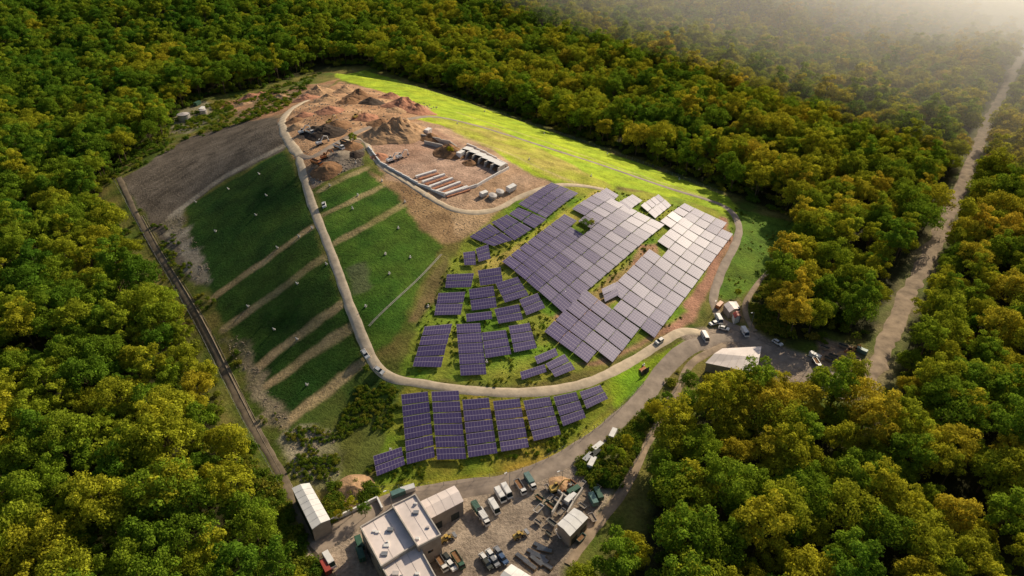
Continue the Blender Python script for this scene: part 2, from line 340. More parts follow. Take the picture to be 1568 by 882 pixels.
road('compost_track',[(520,217),(555,214),(575,245),(615,275),(665,306),(705,323),(755,322),(800,300),(860,283),(925,290)],3.2,'gravel',.22,rag=.4)
road('works_track',[(458,238),(442,215),(432,190),(445,168),(480,150)],5,'gravel',.2,rag=.4)
def channel(name,P,k,wd=.22,g=.6,z=.25):
    Q=smooth(sv(P),2); b=MB()
    for i in range(len(Q)-1):
        z0,z1=hgt(Q[i,0],Q[i,1]),hgt(Q[i+1,0],Q[i+1,1])
        d=(Q[i+1]-Q[i]); d/=np.hypot(*d); nn=np.array([-d[1],d[0]])
        for s in (-g,g):
            p=Q[i]+nn*s; q_=Q[i+1]+nn*s; b.beam((p[0],p[1],z0+z),(q_[0],q_[1],z1+z),wd,k)
    return b.build(name)
channel('drainage_channel',[(218,330),(252,390),(292,455),(328,520),(362,590),(395,655),(425,710),(450,755)],'rock',.22,.5,.1)
channel('gas_pipeline',[(565,500),(600,465),(640,428),(676,390)],'conc',.16,.3)

# ---------------------------------------------------------------- solar arrays
pm=bpy.data.materials.new('solar_module'); t,N,L,B=nt(pm)
uv=N.new('ShaderNodeUVMap'); sx=N.new('ShaderNodeSeparateXYZ'); L.new(uv.outputs[0],sx.inputs[0])
def line(o,per,w):
    a=N.new('ShaderNodeMath'); a.operation='DIVIDE'; L.new(o,a.inputs[0]); a.inputs[1].default_value=per
    b=N.new('ShaderNodeMath'); b.operation='FRACT'; L.new(a.outputs[0],b.inputs[0])
    c=N.new('ShaderNodeMath'); c.operation='LESS_THAN'; L.new(b.outputs[0],c.inputs[0]); c.inputs[1].default_value=w; return c
l1=line(sx.outputs[0],1.0,.06); l2=line(sx.outputs[1],1.65,.08)
mx=N.new('ShaderNodeMath'); mx.operation='MAXIMUM'; L.new(l1.outputs[0],mx.inputs[0]); L.new(l2.outputs[0],mx.inputs[1])
mc=N.new('ShaderNodeMix'); mc.data_type='RGBA'; L.new(mx.outputs[0],mc.inputs['Factor']); mc.inputs['A'].default_value=(.085,.060,.170,1); mc.inputs['B'].default_value=(.42,.35,.42,1)
L.new(mc.outputs['Result'],B.inputs['Base Color']); B.inputs['Roughness'].default_value=.47; B.inputs['IOR'].default_value=1.5; B.inputs['Specular IOR Level'].default_value=.30
M['pv']=pm
def quadpts(Q): return [np.array(p) for p in sv(Q)]
PANELQ=[]
def array(Q,ns,ntt,tilt=10,poly=None,holes=(),lift=1.3,gap=(.03,.07)):
    Wq=quadpts(Q); PP=np.array(sv(poly,2,True)) if poly else None
    HO=[sv(h,2,True) for h in holes]
    b=MB(); uvs=[]
    P=lambda s,t_:(Wq[0]*(1-s)+Wq[1]*s)*(1-t_)+(Wq[3]*(1-s)+Wq[2]*s)*t_
    for i in range(ns):
        for j in range(ntt):
            c=P((i+.5)/ns,(j+.5)/ntt)
            if PP is not None and not pip(np.array([c[0]]),np.array([c[1]]),PP)[0]: continue
            if any(pip(np.array([c[0]]),np.array([c[1]]),h)[0] for h in HO): continue
            s0,s1_=(i+gap[0])/ns,(i+1-gap[0])/ns; t0,t1=(j+gap[1])/ntt,(j+1-gap[1])/ntt
            cs=[P(s0,t0),P(s1_,t0),P(s1_,t1),P(s0,t1)]
            hz=float(hgt(*c)); e=2.
            sl=np.array([(hgt(c[0]+e,c[1])-hgt(c[0]-e,c[1]))/(2*e),(hgt(c[0],c[1]+e)-hgt(c[0],c[1]-e))/(2*e)])
            back=(cs[0]+cs[1])/2-(cs[2]+cs[3])/2; bl=np.hypot(*back); bd=back/bl
            sl=sl+bd*math.tan(math.radians(tilt+random.gauss(0,1.0)))
            side=(cs[1]-cs[0]); sl=sl+side/np.hypot(*side)*math.tan(math.radians(random.gauss(0,.8)))
            z=[hz+lift+float(np.dot(sl,p-c)) for p in cs]
            zmin=min(z[k]-float(hgt(*cs[k])) for k in range(4))
            if zmin<.5: z=[q_+.5-zmin for q_ in z]
            top=[(cs[k][0],cs[k][1],z[k]) for k in range(4)]; bot=[(p[0],p[1],p[2]-.12) for p in top]
            l=np.hypot(*(cs[1]-cs[0])); w=np.hypot(*(cs[3]-cs[0])); nl=max(1,round(l)); nw=max(1,round(w/1.65))
            b.add(top[::-1],[(0,1,2,3)],'pv'); uvs+= [(0,nw*1.65),(nl,nw*1.65),(nl,0),(0,0)]
            rim=[(p[0],p[1],p[2]-.004) for p in top]
            b.add(bot+rim,[(0,1,2,3),(0,4,5,1),(1,5,6,2),(2,6,7,3),(3,7,4,0)],'steel'); uvs+=[(0,0)]*20
            nf=len(b.f)
            for fs in (.12,.5,.88):
                for ft in (.2,.8):
                    p=(np.array(top[0])*(1-fs)+np.array(top[1])*fs)*(1-ft)+(np.array(top[3])*(1-fs)+np.array(top[2])*fs)*ft
                    g=float(hgt(p[0],p[1])); b.beam((p[0],p[1],g-.3),(p[0],p[1],p[2]-.125),.1,'steel')
            uvs+=[(0,0)]*sum(len(f) for f in b.f[nf:])
    o=b.build('solar_panel_array'); ul=o.data.uv_layers.new(name='UVMap'); ul.data.foreach_set('uv',np.array(uvs,np.float32).ravel())
    PANELQ.append([tuple(p) for p in Wq] if PP is None else [tuple(p) for p in PP])
    return o
LOW=[([(571,702),(616,688),(622,716),(577,734)],2),([(614,608),(656,603),(667,705),(623,716)],6),([(660,604),(703,601),(715,708),(669,709)],6),
([(707,616),(749,613),(763,699),(717,706)],5),([(754,618),(796,614),(811,690),(767,697)],5),([(800,618),(842,611),(860,670),(817,680)],4),([(846,611),(882,604),(898,644),(862,657)],3),([(886,604),(919,593),(932,615),(898,631)],2)]
for Q,r in LOW: array(Q,1,r,8,gap=(.02,.09))
MID=[([(650,503),(694,500),(676,567),(631,567)],4),([(698,500),(736,498),(746,578),(705,580)],5),([(737,513),(775,509),(784,547),(743,553)],3),([(778,503),(811,498),(823,538),(787,544)],3),
([(795,573),(834,562),(838,575),(799,586)],1),([(817,550),(850,537),(856,549),(823,562)],1),([(834,561),(864,546),(882,570),(850,582)],2),
([(684,423),(727,422),(722,444),(681,444)],2),([(671,451),(714,450),(706,486),(664,486)],2),([(717,446),(756,441),(762,475),(722,480)],2),([(731,418),(767,413),(771,437),(735,442)],2),
([(713,484),(753,480),(755,493),(714,497)],1),([(756,477),(795,470),(802,494),(763,500)],2),([(758,438),(793,428),(811,457),(773,468)],3),([(794,463),(823,453),(836,476),(806,487)],2),
([(709,390),(728,388),(729,410),(711,410)],2),([(728,384),(748,378),(752,400),(733,405)],2)]
for Q,r in MID: array(Q,1,r,8,gap=(.02,.1))
UP=[([(718,366),(750,346),(786,372),(756,381)],2,2),([(752,344),(776,332),(815,355),(788,372)],2,2),([(779,331),(793,321),(838,340),(818,354)],1,2),([(793,316),(844,283),(886,300),(836,338)],4,3),
([(916,299),(928,291),(948,303),(938,313)],1,1),([(944,315),(968,301),(984,311),(961,328)],2,1),([(980,318),(1008,301),(1028,318),(1003,338)],2,2)]
for Q,a,b_ in UP: array([Q[1],Q[2],Q[3],Q[0]],b_,a*2,4)
array([(915,298),(1018,348),(862,483),(768,405)],5,13,3,holes=[[(862,348),(880,330),(900,345),(882,360)]],gap=(.02,.06))
array([(1048,314),(1130,352),(945,600),(832,512)],5,17,2,poly=[(830,514),(905,456),(940,430),(1003,380),(1018,345),(1045,312),(1070,312),(1121,340),(1108,385),(1088,430),(1052,478),(1000,508),(958,536),(885,564)],
  holes=[[(918,462),(935,448),(958,462),(940,478)],[(990,385),(1004,375),(1022,388),(1008,400)]],gap=(.02,.06))
array([(920,446),(942,436),(948,456),(926,466)],1,2,3)

# ---------------------------------------------------------------- buildings
def wins(b,P,z0,z1,step=4.,ww=1.6,hh=1.1,k='glass',zc=None):
    n=len(P); cx=sum(p[0] for p in P)/n; cy=sum(p[1] for p in P)/n
    for i in range(n):
        p=np.array(P[i]); q_=np.array(P[(i+1)%n]); d=q_-p; l=np.hypot(*d); d=d/l; nr=np.array([d[1],-d[0]])
        if np.dot(nr,(p+q_)/2-np.array([cx,cy]))<0: nr=-nr
        m=int(l//step)
        for j in range(m):
            c=p+d*(l*(j+.5)/m); z=zc or (z0+z1)/2+.6
            a=c-d*ww/2; e=c+d*ww/2; o=nr*.05
            b.add([(a[0]+o[0],a[1]+o[1],z-hh/2),(e[0]+o[0],e[1]+o[1],z-hh/2),(e[0]+o[0],e[1]+o[1],z+hh/2),(a[0]+o[0],a[1]+o[1],z+hh/2)],[(0,1,2,3)],k)
            for zz in (z-hh/2-.06,z+hh/2+.02):
                a2=a+nr*.09; e2=e+nr*.09
                b.add([(a[0],a[1],zz),(e[0],e[1],zz),(e2[0],e2[1],zz),(a2[0],a2[1],zz),(a[0],a[1],zz+.06),(e[0],e[1],zz+.06),(e2[0],e2[1],zz+.06),(a2[0],a2[1],zz+.06)],[(0,1,2,3),(4,5,6,7),(2,3,7,6),(0,3,7,4),(1,2,6,5)],'conc')
def flat(b,Q,h,wall='wall',roof='roofw',units=3,parapet=.5):
    P=[tuple(map(float,onplane(u,v,h))) for u,v in Q]; A_=sum(P[i][0]*P[(i+1)%len(P)][1]-P[(i+1)%len(P)][0]*P[i][1] for i in range(len(P)))
    if A_<0: P=P[::-1]
    g=min(float(hgt(*p)) for p in P)-.5
    b.prism(P,g,h,wall,roof); n=len(P)
    for i in range(n):
        p=Vector((*P[i],h)); q_=Vector((*P[(i+1)%n],h)); d=(q_-p).normalized(); nn=Vector((d.y,-d.x,0))
        a=[p+nn*.12-d*.1,q_+nn*.12+d*.1,q_-nn*.2+d*.1,p-nn*.2-d*.1]
        b.prism([(v.x,v.y) for v in a],h-.3,h+parapet+.002*i,'conc')
    wins(b,P,g,h)
    for i in range(n):
        p=np.array(P[i]);q_=np.array(P[(i+1)%n]); d=(q_-p); l=np.hypot(*d); d/=l; nr=np.array([d[1],-d[0]])
        if l<8: continue
        c=p+d*l*.3; o=nr*.08; a=c-d*1.8+o; e=c+d*1.8+o; z0=float(hgt(*c))
        b.add([(a[0],a[1],z0),(e[0],e[1],z0),(e[0],e[1],z0+3.6),(a[0],a[1],z0+3.6)],[(0,1,2,3)],'dark')
    c=np.mean(P,0)
    for _ in range(units):
        s=random.random()*.6+.1; i=random.randrange(n); p=np.array(P[i])*s+c*(1-s); w=random.uniform(.3,.9)
        b.box(p[0]-w,p[0]+w,p[1]-w*.7,p[1]+w*.7,h+.0,h+random.uniform(.3,.8),random.choice(['steel','white','roofg']))
    p0,p1,p2,p3=[np.array(P[k]) for k in (0,1,2,3)]
    m=int(np.hypot(*(p1-p0))//3)
    for j in range(1,m):
        t_=j/m; a=p0+(p1-p0)*t_; e=p3+(p2-p3)*t_; b.beam((a[0],a[1],h+.03),(e[0],e[1],h+.03),.06,'roofg')
    return P
def gable(name,Q,h,rise,wall='wall',roof='roofw',openside=None):
    P=[np.array(onplane(u,v,h)) for u,v in Q]; g=min(float(hgt(*p)) for p in P)-.5; b=MB()
    if np.hypot(*(P[1]-P[0]))>np.hypot(*(P[2]-P[1])): P=P[1:]+P[:1]
    r0=(P[0]+P[1])/2; r1=(P[2]+P[3])/2; ins_=lambda p:p*.97+np.mean(P,0)*.03
    I=[ins_(p) for p in P]; R=[ins_(r0),ins_(r1)]
    v=[(*I[0],g),(*I[1],g),(*I[2],g),(*I[3],g),(*I[0],h-.1),(*I[1],h-.1),(*I[2],h-.1),(*I[3],h-.1),(*R[0],h+rise-.15),(*R[1],h+rise-.15)]
    b.add(v,[(1,2,6,5),(0,1,5,8,4),(2,3,7,9,6)],wall); b.add(v,[(3,0,4,7)],openside or wall)
    z=h; Rf=[(*P[0],z),(*r0,z+rise),(*P[1],z),(*P[3],z),(*r1,z+rise),(*P[2],z)]; Rt=[(x,y,zz+.18) for x,y,zz in Rf]
    b.add(Rf+Rt,[(6,7,10,9),(7,8,11,10),(0,3,4,1),(1,4,5,2),(0,1,7,6),(1,2,8,7),(3,9,10,4),(4,10,11,5),(0,6,9,3),(2,5,11,8)],roof)
    m=int(np.hypot(*(P[3]-P[0]))//2.5)
    for j in range(1,m):
        t_=j/m
        for e in (0,1):
            a=P[e]*(1-t_)+P[3-e]*t_; c=r0*(1-t_)+r1*t_; b.beam((a[0],a[1],z+.2),(c[0],c[1],z+rise+.2),.05,'roofg')
    m=max(2,int(np.hypot(*(P[3]-P[0]))//5))
    for j in range(m):
        t_=(j+.5)/m; a=I[1]*(1-t_)+I[2]*t_; d=(I[2]-I[1]); d=d/np.hypot(*d); nn=np.array([d[1],-d[0]]); 
        if np.dot(nn,a-np.mean(P,0))<0: nn=-nn
        o=nn*.05; p=a-d*1.4+o; q_=a+d*1.4+o; z0=float(hgt(*a))
        b.add([(p[0],p[1],z0),(q_[0],q_[1],z0),(q_[0],q_[1],z0+2.8),(p[0],p[1],z0+2.8)],[(0,1,2,3)],'dark')
    return b.build(name)
b=MB()
flat(b,[(552,808),(607,776),(640,832),(584,868)],8,units=6)
flat(b,[(601,775),(636,758),(675,820),(640,838)],9.2,units=5)
flat(b,[(584,868),(641,836),(690,925),(640,965)],7,units=6)
b.build('recycling_hall')
gable('workshop_shed',[(640,770),(696,744),(710,768),(655,797)],6,.9)
gable('storage_hall',[(447,748),(474,740),(506,796),(478,811)],6,.6,openside='dark',roof='white')  # open side filled by a dark face, painted for the shade inside
gable('yard_shed',[(853,803),(879,778),(901,793),(873,822)],5,.5,roof='white')
gable('garage_building',[(760,890),(783,864),(815,884),(795,915)],5,.7,roof='white')
gable('salt_barn',[(1080,556),(1106,534),(1166,531),(1158,572)],4,1.0,roof='roofw')
gable('gatehouse',[(1108,467),(1122,462),(1131,473),(1117,479)],3.2,.8,roof='roofw')
gable('gatehouse',[(1122,480),(1131,477),(1134,484),(1125,488)],3,.6,roof='red',wall='white')
gable('field_shelter',[(978,566),(986,561),(992,568),(984,573)],2.5,.5,roof='orange',wall='wall')
# ---------------------------------------------------------------- vehicles etc.
def wheels(b,xs,w,r,th=.3):
    for x in xs:
        for y in (-w/2-.02,w/2-th+.02): b.cyl((x,y,r),r,th,'tyre',12,'y'); b.cyl((x,y-.02 if y<0 else y+.02,r),r*.5,th,'steel',8,'y')
def car(c='white'):
    b=MB(); b.loft((-2.2,2.2,-.88,.88),.3,(-2.2,2.2,-.9,.9),.7,c); b.loft((-2.2,2.2,-.9,.9),.701,(-2.1,1.95,-.82,.82),.98,c)
    b.loft((-1.9,1.0,-.8,.8),.975,(-1.45,.35,-.63,.63),1.42,'glass'); b.box(-1.42,.32,-.61,.61,1.42,1.46,c)
    b.box(2.18,2.24,-.75,-.45,.6,.75,'white'); b.box(2.18,2.24,.45,.75,.6,.75,'white'); b.box(-2.24,-2.18,-.75,-.5,.65,.8,'red'); b.box(-2.24,-2.18,.5,.75,.65,.8,'red')
    wheels(b,(-1.35,1.4),1.8,.33,.22); return b
def van(c='white',s=None):
    b=MB(); b.loft((-2.8,2.0,-1,1),.4,(-2.8,1.9,-.95,.95),2.3,c); b.loft((1.9,2.9,-.98,.98),.4,(1.9,2.8,-.95,.95),1.15,c)
    b.loft((1.9,2.75,-.93,.93),1.151,(1.8,2.0,-.85,.85),2.2,'glass'); b.box(-2.7,1.7,-.85,.85,2.3,2.36,c)
    if s: b.box(-2.7,1.8,-1.02,1.02,.8,1.2,s)
    b.box(.8,1.7,-1.01,1.01,1.4,2.0,'glass'); wheels(b,(-1.8,1.9),2.0,.38,.26); return b
def truck(cab='white',body='white',open_=False):
    b=MB(); b.box(-4.2,3.4,-.5,.5,.7,1.0,'dark'); b.loft((2.0,4.0,-1.2,1.2),.6,(2.0,3.9,-1.15,1.15),1.7,cab); b.loft((2.05,3.9,-1.15,1.15),1.701,(2.1,3.5,-1.05,1.05),2.6,'glass'); b.box(2.1,3.5,-1.06,1.06,2.6,2.75,cab)
    if open_:
        b.box(-4.3,1.7,-1.2,1.2,1.05,1.2,body); b.box(-4.3,1.7,-1.25,-1.13,1.2,2.3,body); b.box(-4.3,1.7,1.13,1.25,1.2,2.3,body); b.box(1.58,1.7,-1.13,1.13,1.2,2.5,body); b.box(-4.3,-4.18,-1.13,1.13,1.2,2.2,body)
        b.box(-4.1,1.5,-1.1,1.1,1.2,1.9,'brown')
    else:
        b.box(-4.3,1.7,-1.25,1.25,1.05,3.3,body)
        for i in range(9): x=-4.1+i*.7; b.box(x,x+.06,-1.3,1.3,1.1,3.34,'steel')
    wheels(b,(-3.4,-2.2,2.9),2.4,.5,.35); return b
def container(c='green',L_=6.,h=2.5):
    b=MB(); b.box(-L_/2,L_/2,-1.2,1.2,.12,h,c)
    for i in range(int(L_/.6)): x=-L_/2+.2+i*.6; b.box(x,x+.25,-1.25,1.25,.25,h-.15,c)
    for x in (-L_/2,L_/2-.15):
        for y in (-1.28,1.13): b.box(x-.01,x+.16,y,y+.15,0,h+.05,c)
    b.box(L_/2,L_/2+.04,-.05,.05,.3,h-.2,'steel'); return b
def skip(c='orange',fill='brown'):
    b=MB(); 
    o=[(-2,-1),(2,-1),(2,1),(-2,1)]; O=[(-2.6,-1.15),(2.6,-1.15),(2.6,1.15),(-2.6,1.15)]
    vs=[(x*.8,y,.15) for x,y in o]+[(x,y,1.7) for x,y in O]+[(x*.94,y*.92,1.7) for x,y in O]+[(x*.9,y*.92,1.2) for x,y in O]
    b.add(vs,[(0,1,2,3)]+[(i,(i+1)%4,4+(i+1)%4,4+i) for i in range(4)]+[(4+i,4+(i+1)%4,8+(i+1)%4,8+i) for i in range(4)]+[(8+i,8+(i+1)%4,12+(i+1)%4,12+i) for i in range(4)],c)
    b.add(vs[12:],[(0,1,2,3)],fill); 
    for x in (-1.4,0,1.4): b.box(x-.06,x+.06,-1.2,1.2,.3,.42,'steel')
    return b
def excavator(c='yellow'):
    b=MB()
    for y in (-1.35,.85): b.loft((-1.8,1.8,y,y+.5),0,(-2.1,2.1,y,y+.5),.45,'tyre'); b.loft((-2.1,2.1,y,y+.5),.451,(-1.8,1.8,y,y+.5),.9,'tyre')
    b.box(-.8,.8,-.8,.8,.5,1.0,'dark'); b.loft((-2.2,1.3,-1.3,1.3),1.0,(-2.0,1.2,-1.25,1.25),2.0,c); b.loft((0,1.4,.3,1.25),2.0,(.1,1.1,.4,1.2),3.0,'glass'); b.box(.1,1.1,.4,1.2,3.0,3.1,c)
    b.beam((1,-.2,1.8),(3.4,-.2,4.6),.5,c,.4); b.beam((3.4,-.2,4.6),(5.4,-.2,3.9),.4,c,.3); b.beam((5.4,-.2,4.0),(5.9,-.2,1.4),.35,c,.25)
    b.loft((5.2,6.2,-.8,.4),.3,(5.4,6.3,-.8,.4),1.4,'steel'); return b
def loader(c='yellow'):
    b=MB(); b.loft((-2.8,0,-1.1,1.1),.8,(-2.6,-.2,-1,1),2.0,c); b.loft((-.9,.7,-.8,.8),1.6,(-.8,.5,-.7,.7),3.1,'glass'); b.box(-.85,.55,-.75,.75,3.1,3.2,c); b.box(0,1.8,-.5,.5,.8,1.5,c)
    for y in (-.7,.6): b.beam((1.2,y,1.6),(3.2,y,.8),.25,c)
    b.loft((3.1,3.9,-1.4,1.4),.2,(3.0,4.3,-1.4,1.4),1.3,'steel'); wheels(b,(-1.7,1.5),2.4,.8,.55); return b
PR={}
def put(name,key,fn,u,v,u2,v2,sc=1.,ang=None,dz=0.):
    x,y,z=s1(u,v)
    if ang is None: x2,y2,_=s1(u2,v2); ang=math.atan2(y2-y,x2-x)
    if key in PR: o=bpy.data.objects.new(name,PR[key]); bpy.context.scene.collection.objects.link(o)
    else: o=fn().build(name,(x,y,z),ang); PR[key]=o.data
    e=1.5; sxx=float(hgt(x+e,y)-hgt(x-e,y))/(2*e); syy=float(hgt(x,y+e)-hgt(x,y-e))/(2*e)
    nv=Vector((-sxx,-syy,1)).normalized(); qz=Vector((0,0,1)).rotation_difference(nv)
    o.rotation_mode='QUATERNION'; o.rotation_quaternion=qz@Matrix.Rotation(ang,3,'Z').to_quaternion()
    o.location=(x,y,z+.22+dz); o.scale=(sc,)*3; return o
for u,v,c in [(742,858,'white'),(752,852,'white'),(746,866,'dark'),(764,848,'steel'),(757,862,'steel'),(770,858,'blue'),(686,858,'dark'),(691,868,'white')]: put('parked_car','car'+c,(lambda c=c:car(c)),u,v,u+7,v+9,.95)
for u,v,u2,v2 in [(581,569,592,577),(560,544,570,560),(497,316,500,330),(1009,524,1000,530),(1092,497,1080,500),(1108,505,1120,508),(1190,527,1200,533)]: put('car','carwhite',(lambda:car('white')),u,v,u2,v2)
for u,v,c,s in [(757,780,'white',None),(766,762,'white',None),(776,756,'white',None),(1078,519,'white','teal'),(1100,492,'white',None),(505,862,'white','red'),(1126,474,'white','red'),(1140,512,'white',None)]: put('delivery_van','van'+str(s),(lambda c=c,s=s:van(c,s)),u,v,u+6,v+10,.95)
for u,v,c,bd,op in [(741,797,'white','white',False),(732,786,'white','green',False),(702,862,'green','green',True),(676,866,'white','steel',True),(812,742,'white','teal',False),(797,750,'white','steel',True),(1250,560,'white','steel',True)]:
    put('truck','tr'+c+bd,(lambda c=c,bd=bd,op=op:truck(c,bd,op)),u,v,u+7,v+11,.72)
for u,v in [(795,823),(684,828),(1308,538)]: put('wheel_loader','ld',loader,u,v,u+10,v-5,.7)
for u,v,c in [(490,222,'white'),(612,243,'white'),(463,205,'white'),(545,182,'yellow'),(505,190,'yellow'),(497,243,'orange'),(1300,543,'orange'),(598,248,'white'),(850,752,'yellow')]: put('excavator','ex'+c,(lambda c=c:excavator(c)),u,v,u+10,v-3,.85)
for u,v,c in [(476,205,'white'),(520,228,'white'),(530,222,'dark'),(486,252,'orange')]: put('truck','tro'+c,(lambda c=c:truck(c,c,True)),u,v,u+10,v+4,.85)
cols=['green','white','white','steel','roofg','dark','teal','rock','rock','orange','conc']
for u,v,u2,v2,c in [(303,161,310,157,'green'),(310,170,316,165,'white'),(915,688,925,680,'white'),(906,712,912,700,'white'),(900,705,910,695,'steel'),(911,699,920,690,'dark'),(938,668,942,660,'white'),
  (625,752,640,747,'white'),(610,758,620,754,'teal'),(551,835,556,850,'green'),(553,852,557,865,'green'),(500,872,504,880,'red'),(1247,548,1255,552,'white'),(1318,540,1325,543,'teal'),(1100,470,1106,464,'orange'),
  (908,768,912,776,'teal'),(916,760,920,768,'green'),(873,767,880,760,'white'),(878,755,886,750,'green')]:
    put('shipping_container','ct'+c,(lambda c=c:container(c)),u,v,u2,v2,1.0 if v<200 else .72)
sk=[(820+random.uniform(0,95),742+random.uniform(0,85)) for _ in range(110)]
yp=sv([(820,765),(850,735),(905,742),(925,765),(885,835),(850,850),(818,800)],1,True)
shed=sv([(846,808),(880,775),(908,797),(873,838)],1,True)
pts=[]
for u,v in sk:
    x,y,_=s1(u,v)
    if not pip(np.array([x]),np.array([y]),yp)[0] or pip(np.array([x]),np.array([y]),shed)[0]: continue
    if any(math.hypot(x-a,y-b_)<3.0 for a,b_ in pts): continue
    pts.append((x,y)); c=random.choice(cols)
    put('waste_skip','sk'+c,(lambda c=c:skip(c,random.choice(['brown','dark','rock']))),u,v,u+random.choice([8,-6]),v+random.choice([6,-10]),random.uniform(.4,.75))
def pal():
    b=MB()
    for i in range(7): b.beam((-3,-1+i*.33,.3+.02*(i%2)),(3,-1+i*.33,.3),.2,'wood')
    b.box(-2.5,-2.3,-1.2,1.2,0,.2,'wood'); b.box(2.3,2.5,-1.2,1.2,0,.2,'wood')
    for i in range(5): b.beam((-3,-.7+i*.33,.5),(2.8,-.7+i*.33,.52),.2,'steel')
    return b
for u,v in [(818,848),(824,852),(830,856),(822,860),(828,838),(834,843),(800,856),(812,866),(836,866)]: put('pipe_stack','pal',pal,u,v,u+10,v+random.uniform(2,9),.75)
for u,v in [(1262,535),(1275,548),(1290,532),(1308,552),(1268,552),(1285,560),(1245,545)]: put('waste_skip','skrock',(lambda:skip('rock')),u,v,u+8,v+3,.7)
def wall_line(name,P,h,th,k='conc'):
    W_=sv(P); b=MB()
    for i in range(len(W_)-1):
        p=np.array(W_[i]);q_=np.array(W_[i+1]); L_=np.hypot(*(q_-p)); m=max(1,int(L_/6)); d=(q_-p)/L_; nn=np.array([-d[1],d[0]])*th/2
        for j in range(m):
            a=p+(q_-p)*j/m+(d*.02); e=p+(q_-p)*(j+1)/m-(d*.02); za=float(hgt(*((a+e)/2)))
            b.prism([a-nn,e-nn,e+nn,a+nn],za-1,za+h,k)
    return b.build(name)
for a in [[(845,790),(862,762),(850,752)],[(862,762),(878,772),(868,790)],[(878,772),(892,752)]]: wall_line('bay_wall',a,1.8,.45,'conc')
def tank():
    b=MB(); b.cyl((0,0,-.5),4.2,4.6,'conc',32); b.cyl((0,0,4.1),4.35,.25,'steel',32); b.cyl((0,0,4.35),4.0,.9,'roofg',32,r2=.4)
    for i in range(8): a=i*math.pi/4; b.beam((4.25*math.cos(a),4.25*math.sin(a),0),(4.25*math.cos(a),4.25*math.sin(a),4.2),.15,'steel')
    b.beam((4.3,0,0),(4.3,0,5),.15,'steel'); b.beam((4.3,.5,0),(4.3,.5,5),.15,'steel'); return b
put('leachate_tank','tank',tank,283,184,300,180); put('leachate_tank','tank',tank,312,174,330,170,.6)
def well():
    b=MB(); b.cyl((0,0,-.3),.6,.6,'conc',14); b.cyl((0,0,.3),.18,1.0,'white',10); b.cyl((0,0,1.3),.28,.15,'white',10); b.beam((0,0,.8),(.9,0,.7),.12,'white'); b.beam((.9,0,.7),(.9,0,-.2),.12,'white'); return b
for u,v in [(300,310),(392,330),(397,267),(425,380),(455,435),(458,363),(478,350),(500,405),(505,285),(545,250),(548,300),(585,278),(590,390),(610,350),(620,310),(628,395),(650,300),(420,505),(380,470),(455,520),(560,470),(470,590),(330,355),
  (742,171),(833,205),(930,236),(1040,275),(865,450),(745,555),(598,690),(540,320),(596,420),(655,470),(985,560),(905,270),(810,245),(700,190),(350,290),(408,300)]: put('gas_well','well',well,u,v,u+10,v+random.uniform(-9,9),.75)
# composting area walls
wall_line('compound_wall',[(564,226),(582,250),(640,283),(681,301)],1.2,.6,'white')
wall_line('compound_wall',[(684,300),(730,286),(779,259)],1.2,.6,'white')
wall_line('compound_wall',[(777,255),(745,236),(715,222)],1.2,.6,'white')
for a in [[(637,272),(668,262)],[(647,280),(681,268)],[(658,287),(693,274)],[(668,294),(705,280)],[(679,299),(716,287)]]:
    wall_line('windrow_wall',a,.8,1.3,'white')
    wall_line('compost_windrow',[(a[0][0]+5,a[0][1]+3),(a[1][0]+3,a[1][1]+4)],.45,1.6,'redsoil')
for a in [[(645,210),(690,222),(700,230)],[(650,220),(678,228)]]: wall_line('bay_wall',a,2,.6,'conc')
def bay():
    b=MB(); b.box(-3.5,3.5,1.9,2.3,-.5,2.8,'conc'); b.box(-3.5,3.5,-2.3,-1.9,-.5,2.8,'conc'); b.box(3.1,3.5,-1.9,1.9,-.5,2.8,'conc'); b.box(-1.0,3.7,-2.2,1.9,2.82,3.0,'white')
    b.loft((-2.4,3.0,-1.8,1.8),0,(-.5,3.0,-.8,.8),1.6,'brown'); return b
for k in range(6):
    u=714+k*9.5; v=237+k*4.6; put('storage_bay','bay',bay,u,v,u+18,v-9,1.0)
put('site_cabin','cabin',lambda:container('white',5,2.6),655,205,665,200); put('site_cabin','cabin',None,705,240,712,236)
wall_line('retaining_wall',[(508,799),(545,782),(578,765),(586,782)],1.5,.5,'white')
def pond():
    b=MB(); b.cyl((0,0,-.3),2.4,2.0,'conc',24); b.cyl((0,0,1.7),2.5,.15,'steel',24); b.cyl((0,0,1.85),2.3,.4,'roofg',24,r2=.3); return b
for u,v in [(765,297),(754,303)]: put('water_tank','pond',pond,u,v,u+5,v,.8)
put('site_cabin','cabin',None,782,292,790,288); put('site_cabin','cabin',None,740,300,748,297,.8)
# heaps
def heap(name,u,v,r,h,k,el=1.):
    cx,cy,_=s1(u,v); b=MB(); vs=[]; R_=12; n=30; a0=random.random()*6; sd_=random.random()*900
    for i in range(R_+1):
        for j in range(n):
            a=2*math.pi*j/n; rr=r*i/R_*(1+.35*float(vnoise(math.cos(a)*2+sd_,math.sin(a)*2,1.))); x=rr*math.cos(a)*el; y=rr*math.sin(a)
            x,y=x*math.cos(a0)-y*math.sin(a0),x*math.sin(a0)+y*math.cos(a0); t_=i/R_
            z=h*(1-t_)**1.1*(.65+.7*float(fbm(cx+x+sd_,cy+y,2.6,3))) if i<R_ else -.3
            vs.append((x,y,z+float(hgt(cx+x,cy+y))))
    fs=[(i*n+j,(i+1)*n+j,(i+1)*n+(j+1)%n,i*n+(j+1)%n) for i in range(R_) for j in range(n)]
    b.add(vs,fs,k); return b.build(name,(cx,cy,0),smooth=False)
